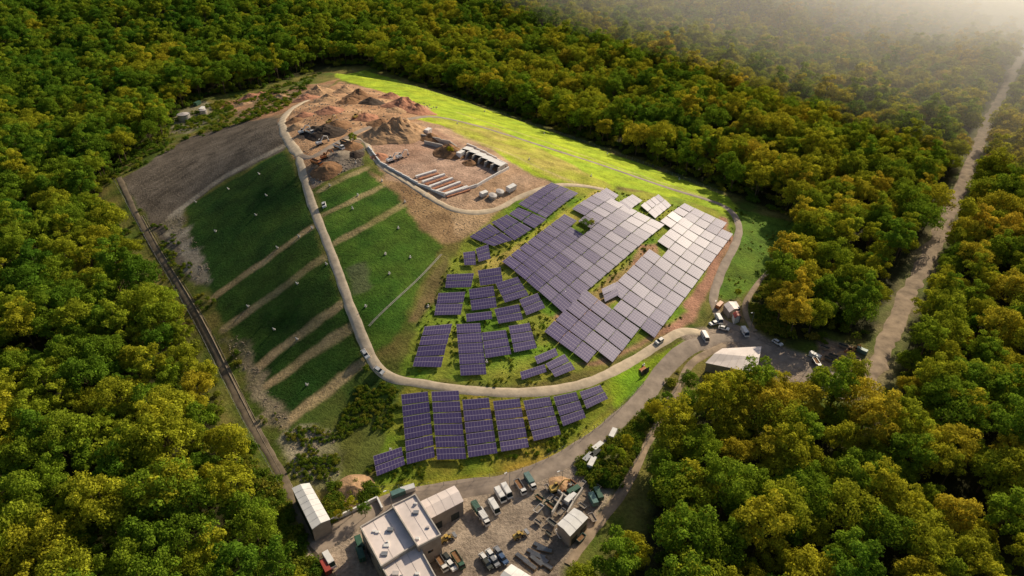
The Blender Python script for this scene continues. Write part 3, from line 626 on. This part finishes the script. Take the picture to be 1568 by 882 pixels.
for a in [(612,203,14,9,'sand'),(590,208,12,7,'sand'),(632,207,7,4,'brown'),(688,234,8,5,'brown'),(660,212,6,3,'brown'),(498,203,10,4,'black'),(480,200,6,2.5,'black'),(515,193,8,3,'brown'),(487,143,12,6,'sand'),(500,153,8,4,'sand'),(470,152,9,4,'redsoil'),
 (552,150,10,6,'brown'),(568,158,8,4,'black'),(535,157,8,4,'brown'),(622,165,13,7,'redsoil'),(640,171,10,5,'redsoil'),(607,170,6,3,'sand'),(385,152,11,5,'redsoil'),(400,147,9,3.5,'redsoil'),(372,160,6,2,'sand'),(463,178,6,2.5,'redsoil'),(452,195,5,2,'sand'),(535,225,6,2.5,'brown'),
 (520,238,6,2,'rock'),(500,262,7,2.5,'brown'),(545,237,4,2,'black'),(545,752,6,2.2,'sand'),(860,745,4,1.5,'sand'),(835,775,3,1.2,'rock'),(720,250,3.5,2,'brown'),(560,180,7,3,'redsoil'),(585,190,7,3,'brown'),(580,240,4,1.6,'redsoil'),(1298,548,4,2,'sand'),(505,170,8,3.5,'redsoil'),(450,185,5,2,'brown'),(528,140,8,4,'sand'),(600,150,8,4,'redsoil'),(430,150,7,3,'sand')]: heap('spoil_heap',*a)
def fence(P,h=2.,st=4.):
    Q=smooth(sv(P,2),st); b=MB(); pr=None
    for x,y in Q:
        z=float(hgt(x,y)); b.beam((x,y,z-.2),(x,y,z+h),.1,'steel')
        if pr:
            for zz in (.4,1.2,1.9): b.beam((pr[0],pr[1],pr[2]+zz),(x,y,z+zz),.035,'steel')
        pr=(x,y,z)
    return b.build('boundary_fence')
fence([(540,108),(700,153),(850,204),(1000,257),(1112,301)]); fence([(570,752),(700,742),(800,722),(880,680),(940,636),(985,590)]); fence([(175,278),(228,375),(300,500),(372,645),(432,752)])
fence([(940,765),(985,690),(1040,590)])
def lamp():
    b=MB(); b.cyl((0,0,0),.12,7,'steel',8,r2=.07); b.beam((0,0,7),(1.3,0,7.3),.1,'steel'); b.box(1.0,1.9,-.18,.18,7.2,7.35,'white'); return b
for u,v in [(860,745),(1090,480),(1150,500),(1240,560),(600,775),(780,745)]: put('street_lamp','lamp',lamp,u,v,u-10,v+4)

# ---------------------------------------------------------------- vegetation
def leaves(C,N_,size,tints):
    n=len(C); d=rng.normal(size=(n,3)); 
    nn=N_*.9+d*.5; nn/=np.linalg.norm(nn,axis=1)[:,None]
    up=rng.normal(size=(n,3)); a=np.cross(nn,up); a/=np.linalg.norm(a,axis=1)[:,None]+1e-9; b=np.cross(nn,a)
    s=size*rng.uniform(.6,1.35,n)[:,None]; w=rng.uniform(.55,1,n)[:,None]
    v=np.stack([C-a*s*.5,C-b*s*.5*w,C+a*s*.5,C+b*s*.5*w],1).reshape(-1,3)
    return v,np.repeat(tints,4)
def make_tree(name,h,R,npf,lpp,size):
    b=MB(); cz=h*.64; rz=h*.36; P=[]
    while len(P)<npf:
        d=rng.normal(size=3); d/=np.linalg.norm(d); 
        if d[2]<-.55: continue
        k=rng.uniform(.5,.98); p=np.array([d[0]*R*k,d[1]*R*k,cz+d[2]*rz*k]); r=R*rng.uniform(.18,.38)
        if all(np.linalg.norm(p-q_[0])>.62*(r+q_[1])*.8 for q_ in P) or rng.random()<.02: P.append((p,r))
    top=Vector((0,0,h*.6)); b.beam((0,0,-.6),(0,0,h*.3),.42,'bark',.32,7); b.beam((0,0,h*.3),tuple(top),.32,'bark',.14,7)
    for p,r in P[::3]: b.beam((0,0,h*rng.uniform(.25,.5)),tuple(p),.15,'bark',.04,5)
    V=[];Tn=[]
    for p,r in P:
        m=int(lpp*(r/(R*.3))**2); d=rng.normal(size=(m,3)); d/=np.linalg.norm(d,axis=1)[:,None]; d[:,2]=np.where(d[:,2]<-.3,-d[:,2],d[:,2])
        rad=r*rng.uniform(.6,1.1,m)[:,None]*(1+.2*np.sin(d[:,:1]*7+p[0])*np.cos(d[:,1:2]*6+p[1])); c=p+d*rad*np.array([1,1,.82])
        keep=np.ones(m,bool)
        for q_,rq in P:
            if q_ is not p: keep&=np.linalg.norm(c-q_,axis=1)>rq*.62
        c=c[keep]; d=d[keep]; t_=rng.uniform(.65,1.3)*rng.uniform(.7,1.3,len(c))
        v,tt=leaves(c,d,size,t_); V.append(v);Tn.append(tt)
    V=np.concatenate(V);Tn=np.concatenate(Tn); nb=len(b.v)
    b.add(V.tolist(),[(i,i+1,i+2,i+3) for i in range(0,len(V),4)],'leaf')
    o=b.build(name,link=False); at=o.data.attributes.new('tint','FLOAT','POINT'); at.data.foreach_set('value',np.r_[np.ones(nb),Tn].astype(np.float32)); return o
protos=bpy.data.collections.new('broadleaf_tree_forms')
TR=[]
for i,(h,R,npf,lpp,size) in enumerate([(15,5.8,34,190,.5),(14,5.0,28,190,.48),(18,5.4,36,180,.5),(13,4.6,24,190,.46),(15,6.6,44,170,.52),(20,4.6,32,180,.5),(12,4.0,20,190,.45)]):
    o=make_tree('broadleaf_tree_form_'+'abcdefg'[i],h,R,npf,lpp,size); protos.objects.link(o); TR.append(o)
shp=bpy.data.collections.new('shrub_forms')
for i in range(3):
    b=MB(); V=[];Tn=[]
    for k in range(3+i):
        p=np.array([rng.normal()*.5,rng.normal()*.5,.4]); m=90; d=rng.normal(size=(m,3)); d/=np.linalg.norm(d,axis=1)[:,None]; d[:,2]=abs(d[:,2])
        v,tt=leaves(p+d*rng.uniform(.4,.85,(m,1)),d,.3,rng.uniform(.7,1.3,m)); V.append(v);Tn.append(tt)
    V=np.concatenate(V);Tn=np.concatenate(Tn); b.add(V.tolist(),[(i_,i_+1,i_+2,i_+3) for i_ in range(0,len(V),4)],'shrub')
    o=b.build('shrub_form_'+'abc'[i],link=False); at=o.data.attributes.new('tint','FLOAT','POINT'); at.data.foreach_set('value',Tn.astype(np.float32)); shp.objects.link(o)
rkc=bpy.data.collections.new('rock_forms')
for i in range(3):
    bm=bmesh.new(); bmesh.ops.create_icosphere(bm,subdivisions=2,radius=.5)
    for v in bm.verts: v.co*=random.uniform(.7,1.2); v.co.z*=.7
    me_=bpy.data.meshes.new('rock'); bm.to_mesh(me_); me_.materials.append(M['rock']); rkc.objects.link(bpy.data.objects.new('rock_form_'+'abc'[i],me_))
def scatter(name,P,rz,sc,ix,coll):
    me=bpy.data.meshes.new(name); me.vertices.add(len(P)); me.vertices.foreach_set('co',np.asarray(P,np.float32).ravel())
    for nm,ty,d in (('rz','FLOAT',rz),('sc','FLOAT',sc),('ix','INT',ix)):
        a=me.attributes.new(nm,ty,'POINT'); a.data.foreach_set('value',np.asarray(d,np.float32 if ty=='FLOAT' else np.int32))
    o=bpy.data.objects.new(name,me); bpy.context.scene.collection.objects.link(o)
    g=bpy.data.node_groups.new(name+'_scatter','GeometryNodeTree'); g.interface.new_socket('Geometry',in_out='INPUT',socket_type='NodeSocketGeometry'); g.interface.new_socket('Geometry',in_out='OUTPUT',socket_type='NodeSocketGeometry')
    N=g.nodes;L=g.links; gi=N.new('NodeGroupInput');gout=N.new('NodeGroupOutput'); ip=N.new('GeometryNodeInstanceOnPoints'); ci=N.new('GeometryNodeCollectionInfo')
    ci.inputs['Collection'].default_value=coll; ci.inputs['Separate Children'].default_value=True; ci.inputs['Reset Children'].default_value=True
    def na(n_,t_): k=N.new('GeometryNodeInputNamedAttribute'); k.data_type=t_; k.inputs['Name'].default_value=n_; return k.outputs['Attribute']
    cx=N.new('ShaderNodeCombineXYZ'); L.new(na('rz','FLOAT'),cx.inputs[2]); L.new(cx.outputs[0],ip.inputs['Rotation']); L.new(na('sc','FLOAT'),ip.inputs['Scale']); L.new(na('ix','INT'),ip.inputs['Instance Index'])
    ip.inputs['Pick Instance'].default_value=True; L.new(gi.outputs[0],ip.inputs['Points']); L.new(ci.outputs[0],ip.inputs['Instance']); L.new(ip.outputs[0],gout.inputs[0])
    m=o.modifiers.new('scatter','NODES'); m.node_group=g; return o
sp_=8.7; yy=np.arange(62,1300,sp_*.87); cand=[]
for j,y in enumerate(yy):
    xm=.80*y+130; xs=np.arange(-xm,xm,sp_)+(j%2)*sp_/2; cand.append(np.c_[xs,np.full(len(xs),y)])
cand=np.concatenate(cand); cand+=rng.uniform(-3.3,3.3,cand.shape); cx_,cy_=cand[:,0],cand[:,1]
ok=~pip(cx_,cy_,clearw)&(segd(cx_,cy_,RF)>8.0)&~pip(cx_,cy_,FIELD)
for c in CUTS: ok&=segd(cx_,cy_,c)>8
ok&=rng.random(len(cand))>.05
cand=cand[ok]; zz=hgt(cand[:,0],cand[:,1]); n=len(cand)
sc=rng.uniform(.7,1.34,n)*(.9+.3*fbm(cand[:,0],cand[:,1],60,2)); ix=rng.integers(0,7,n); rz=rng.uniform(0,6.28,n)
de=segd(cand[:,0],cand[:,1],clearw,True); near=(de<9)&(cand[:,1]<235)&(np.abs(cand[:,0])<200)
ids=np.where(near)[0][:45]; msk=np.ones(n,bool); msk[ids]=False
scatter('forest',np.c_[cand,zz][msk],rz[msk],sc[msk],ix[msk],protos)
def tree_at(x,y,s,i,r):
    o=bpy.data.objects.new('broadleaf_tree',TR[i].data); bpy.context.scene.collection.objects.link(o); o.location=(x,y,float(hgt(x,y))); o.scale=(s,)*3; o.rotation_euler=(0,0,r)
for i in ids: tree_at(cand[i,0],cand[i,1],sc[i],ix[i],rz[i])
for u,v,s in [(541,222,.45),(895,352,.35),(905,350,.28),(830,508,.3),(1128,455,.3),(1290,605,1.0),(1303,612,.9),(690,238,.35),(935,700,.4),(945,720,.5),(925,735,.4),(960,690,.5),(1000,640,.5),(1020,620,.5),(540,790,.4),(560,792,.35),(520,795,.3),(1052,600,.6)]:
    x,y,z=s1(u,v); tree_at(x,y,s,random.randrange(7),random.random()*6)
def inroads(x,y,m=0):
    r=np.zeros(x.shape,bool)
    for Q,w in ROADS: r|=segd(x,y,Q)<w/2+.8+m
    for Q in PANELQ: r|=pip(x,y,Q)
    return r
def area(P,n,smin,smax,thr=.5,sc=9):
    W_=np.array(sv(P,2,True)); x=rng.uniform(W_[:,0].min(),W_[:,0].max(),n*4); y=rng.uniform(W_[:,1].min(),W_[:,1].max(),n*4)
    k=pip(x,y,W_)&(fbm(x+33,y,sc,3)>thr)&~inroads(x,y); x=x[k][:n];y=y[k][:n]; return np.c_[x,y,hgt(x,y)],rng.uniform(smin,smax,len(x))
SH=[area(*a) for a in [([(180,285),(260,350),(330,460),(400,600),(470,690),(520,745),(450,750),(380,660),(300,520),(215,370)],1100,.4,1.2),
 ([(560,560),(625,585),(570,720),(520,750),(500,690)],420,.3,.8),([(560,745),(760,725),(935,625),(1050,520),(1060,535),(980,610),(860,715),(600,765)],500,.3,.8),
 ([(870,700),(975,640),(1040,560),(1060,570),(1000,680),(930,780)],700,.6,1.8,.42),([(640,490),(690,400),(930,290),(1120,335),(1050,490),(800,590),(620,575)],1200,.2,.6,.4),
 ([(150,290),(262,185),(330,155),(430,130),(500,112),(430,170),(290,215)],800,.5,1.8,.45),
 ([(505,745),(575,745),(575,790),(500,800)],250,.5,1.5,.3),([(1125,318),(1220,340),(1200,410),(1100,460)],300,.2,.5,.5),([(1145,455),(1200,400),(1210,520),(1160,505)],300,.5,1.6,.4),([(600,590),(930,580),(860,690),(570,745)],600,.2,.6,.45),
 ([(430,830),(395,760),(360,680),(395,690),(450,790),(490,880),(470,930)],500,.7,2.,.35),([(425,665),(470,650),(522,665),(522,745),(450,735)],200,.3,.8,.45)]]
P=np.concatenate([a[0] for a in SH]); s_=np.concatenate([a[1] for a in SH]); n=len(P)
scatter('rough_shrubs',P,rng.uniform(0,6.28,n),s_,rng.integers(0,3,n),shp)
e=np.where((segd(cand[:,0],cand[:,1],clearw,True)<16))[0]; e=np.repeat(e,3); q2=cand[e]+rng.normal(0,3.5,(len(e),2)); k=~inroads(q2[:,0],q2[:,1]); q2=q2[k]
scatter('forest_undergrowth',np.c_[q2,hgt(q2[:,0],q2[:,1])],rng.uniform(0,6.28,len(q2)),rng.uniform(1.,3.,len(q2)),rng.integers(0,3,len(q2)),shp)
RK=[area(*a) for a in [([(250,335),(278,322),(322,415),(318,435),(295,425)],300,.2,.8,.4),([(425,665),(470,650),(522,665),(522,745),(450,735)],350,.2,.8,.4),([(340,515),(368,512),(440,640),(435,665),(370,580)],250,.2,.7,.4),
 ([(430,180),(520,125),(672,165),(560,210),(480,285)],900,.3,1.3,.4),([(480,285),(500,240),(548,215),(556,252)],200,.4,1.2,.3),([(820,765),(850,735),(925,760),(885,835),(830,850)],260,.3,.9,.3),([(1255,515),(1320,535),(1315,572),(1250,560)],120,.3,1.,.3),([(562,260),(700,325),(765,322),(672,376)],150,.2,.6,.4)]]
P=np.concatenate([a[0] for a in RK]); s_=np.concatenate([a[1] for a in RK]); n=len(P)
scatter('rubble',P,rng.uniform(0,6.28,n),s_,rng.integers(0,3,n),rkc)

# ---------------------------------------------------------------- light, haze, camera
AZ=math.radians(38); EL=math.radians(28)
w=bpy.data.worlds.new('World'); bpy.context.scene.world=w; w.use_nodes=True; N=w.node_tree.nodes; L=w.node_tree.links
sk_=N.new('ShaderNodeTexSky'); sk_.sky_type='NISHITA'; sk_.sun_disc=False; sk_.sun_elevation=EL; sk_.sun_rotation=AZ; sk_.dust_density=2.5
L.new(sk_.outputs[0],N['Background'].inputs[0]); N['Background'].inputs[1].default_value=.08
sl=bpy.data.lights.new('sun','SUN'); sl.energy=5; sl.angle=math.radians(.5); sl.color=(1,.87,.65)
so=bpy.data.objects.new('sun',sl); bpy.context.scene.collection.objects.link(so)
dv=Vector((math.sin(AZ)*math.cos(EL),math.cos(AZ)*math.cos(EL),math.sin(EL))); so.rotation_euler=dv.to_track_quat('Z','Y').to_euler(); so.location=dv*500
# low mist lying over the distant forest towards the sun, thickening with distance (two flat banks)
def mist(name,d0,h,dens,rz):
    hb=MB(); hb.box(d0,2600,-1600,1600,-45,h,'conc'); ho=hb.build(name,rz=math.radians(rz))
    hm=bpy.data.materials.new(name); hm.use_nodes=True; N=hm.node_tree.nodes; N.remove(N['Principled BSDF']); vs_=N.new('ShaderNodeVolumeScatter'); vs_.inputs['Density'].default_value=dens; vs_.inputs['Anisotropy'].default_value=.6; vs_.inputs['Color'].default_value=(1,.95,.92,1)
    hm.node_tree.links.new(vs_.outputs[0],[k for k in N if k.type=='OUTPUT_MATERIAL'][0].inputs['Volume']); ho.data.materials.clear(); ho.data.materials.append(hm)
mist('mist_bank',430,100,.0014,34)
mist('mist_bank',600,80,.0050,27)
cd=bpy.data.cameras.new('camera'); cd.sensor_width=36; cd.lens=36*F/1568; cd.clip_end=12000; cd.clip_start=1
c_=bpy.data.objects.new('camera',cd); bpy.context.scene.collection.objects.link(c_); c_.location=(0,0,CH); c_.rotation_euler=(math.radians(90)-PITCH,0,0); bpy.context.scene.camera=c_
s=bpy.context.scene; s.view_settings.view_transform='Standard'; s.view_settings.look='None'; s.view_settings.exposure=0
print('BUILD',time.time()-T0,'trees',len(cand))
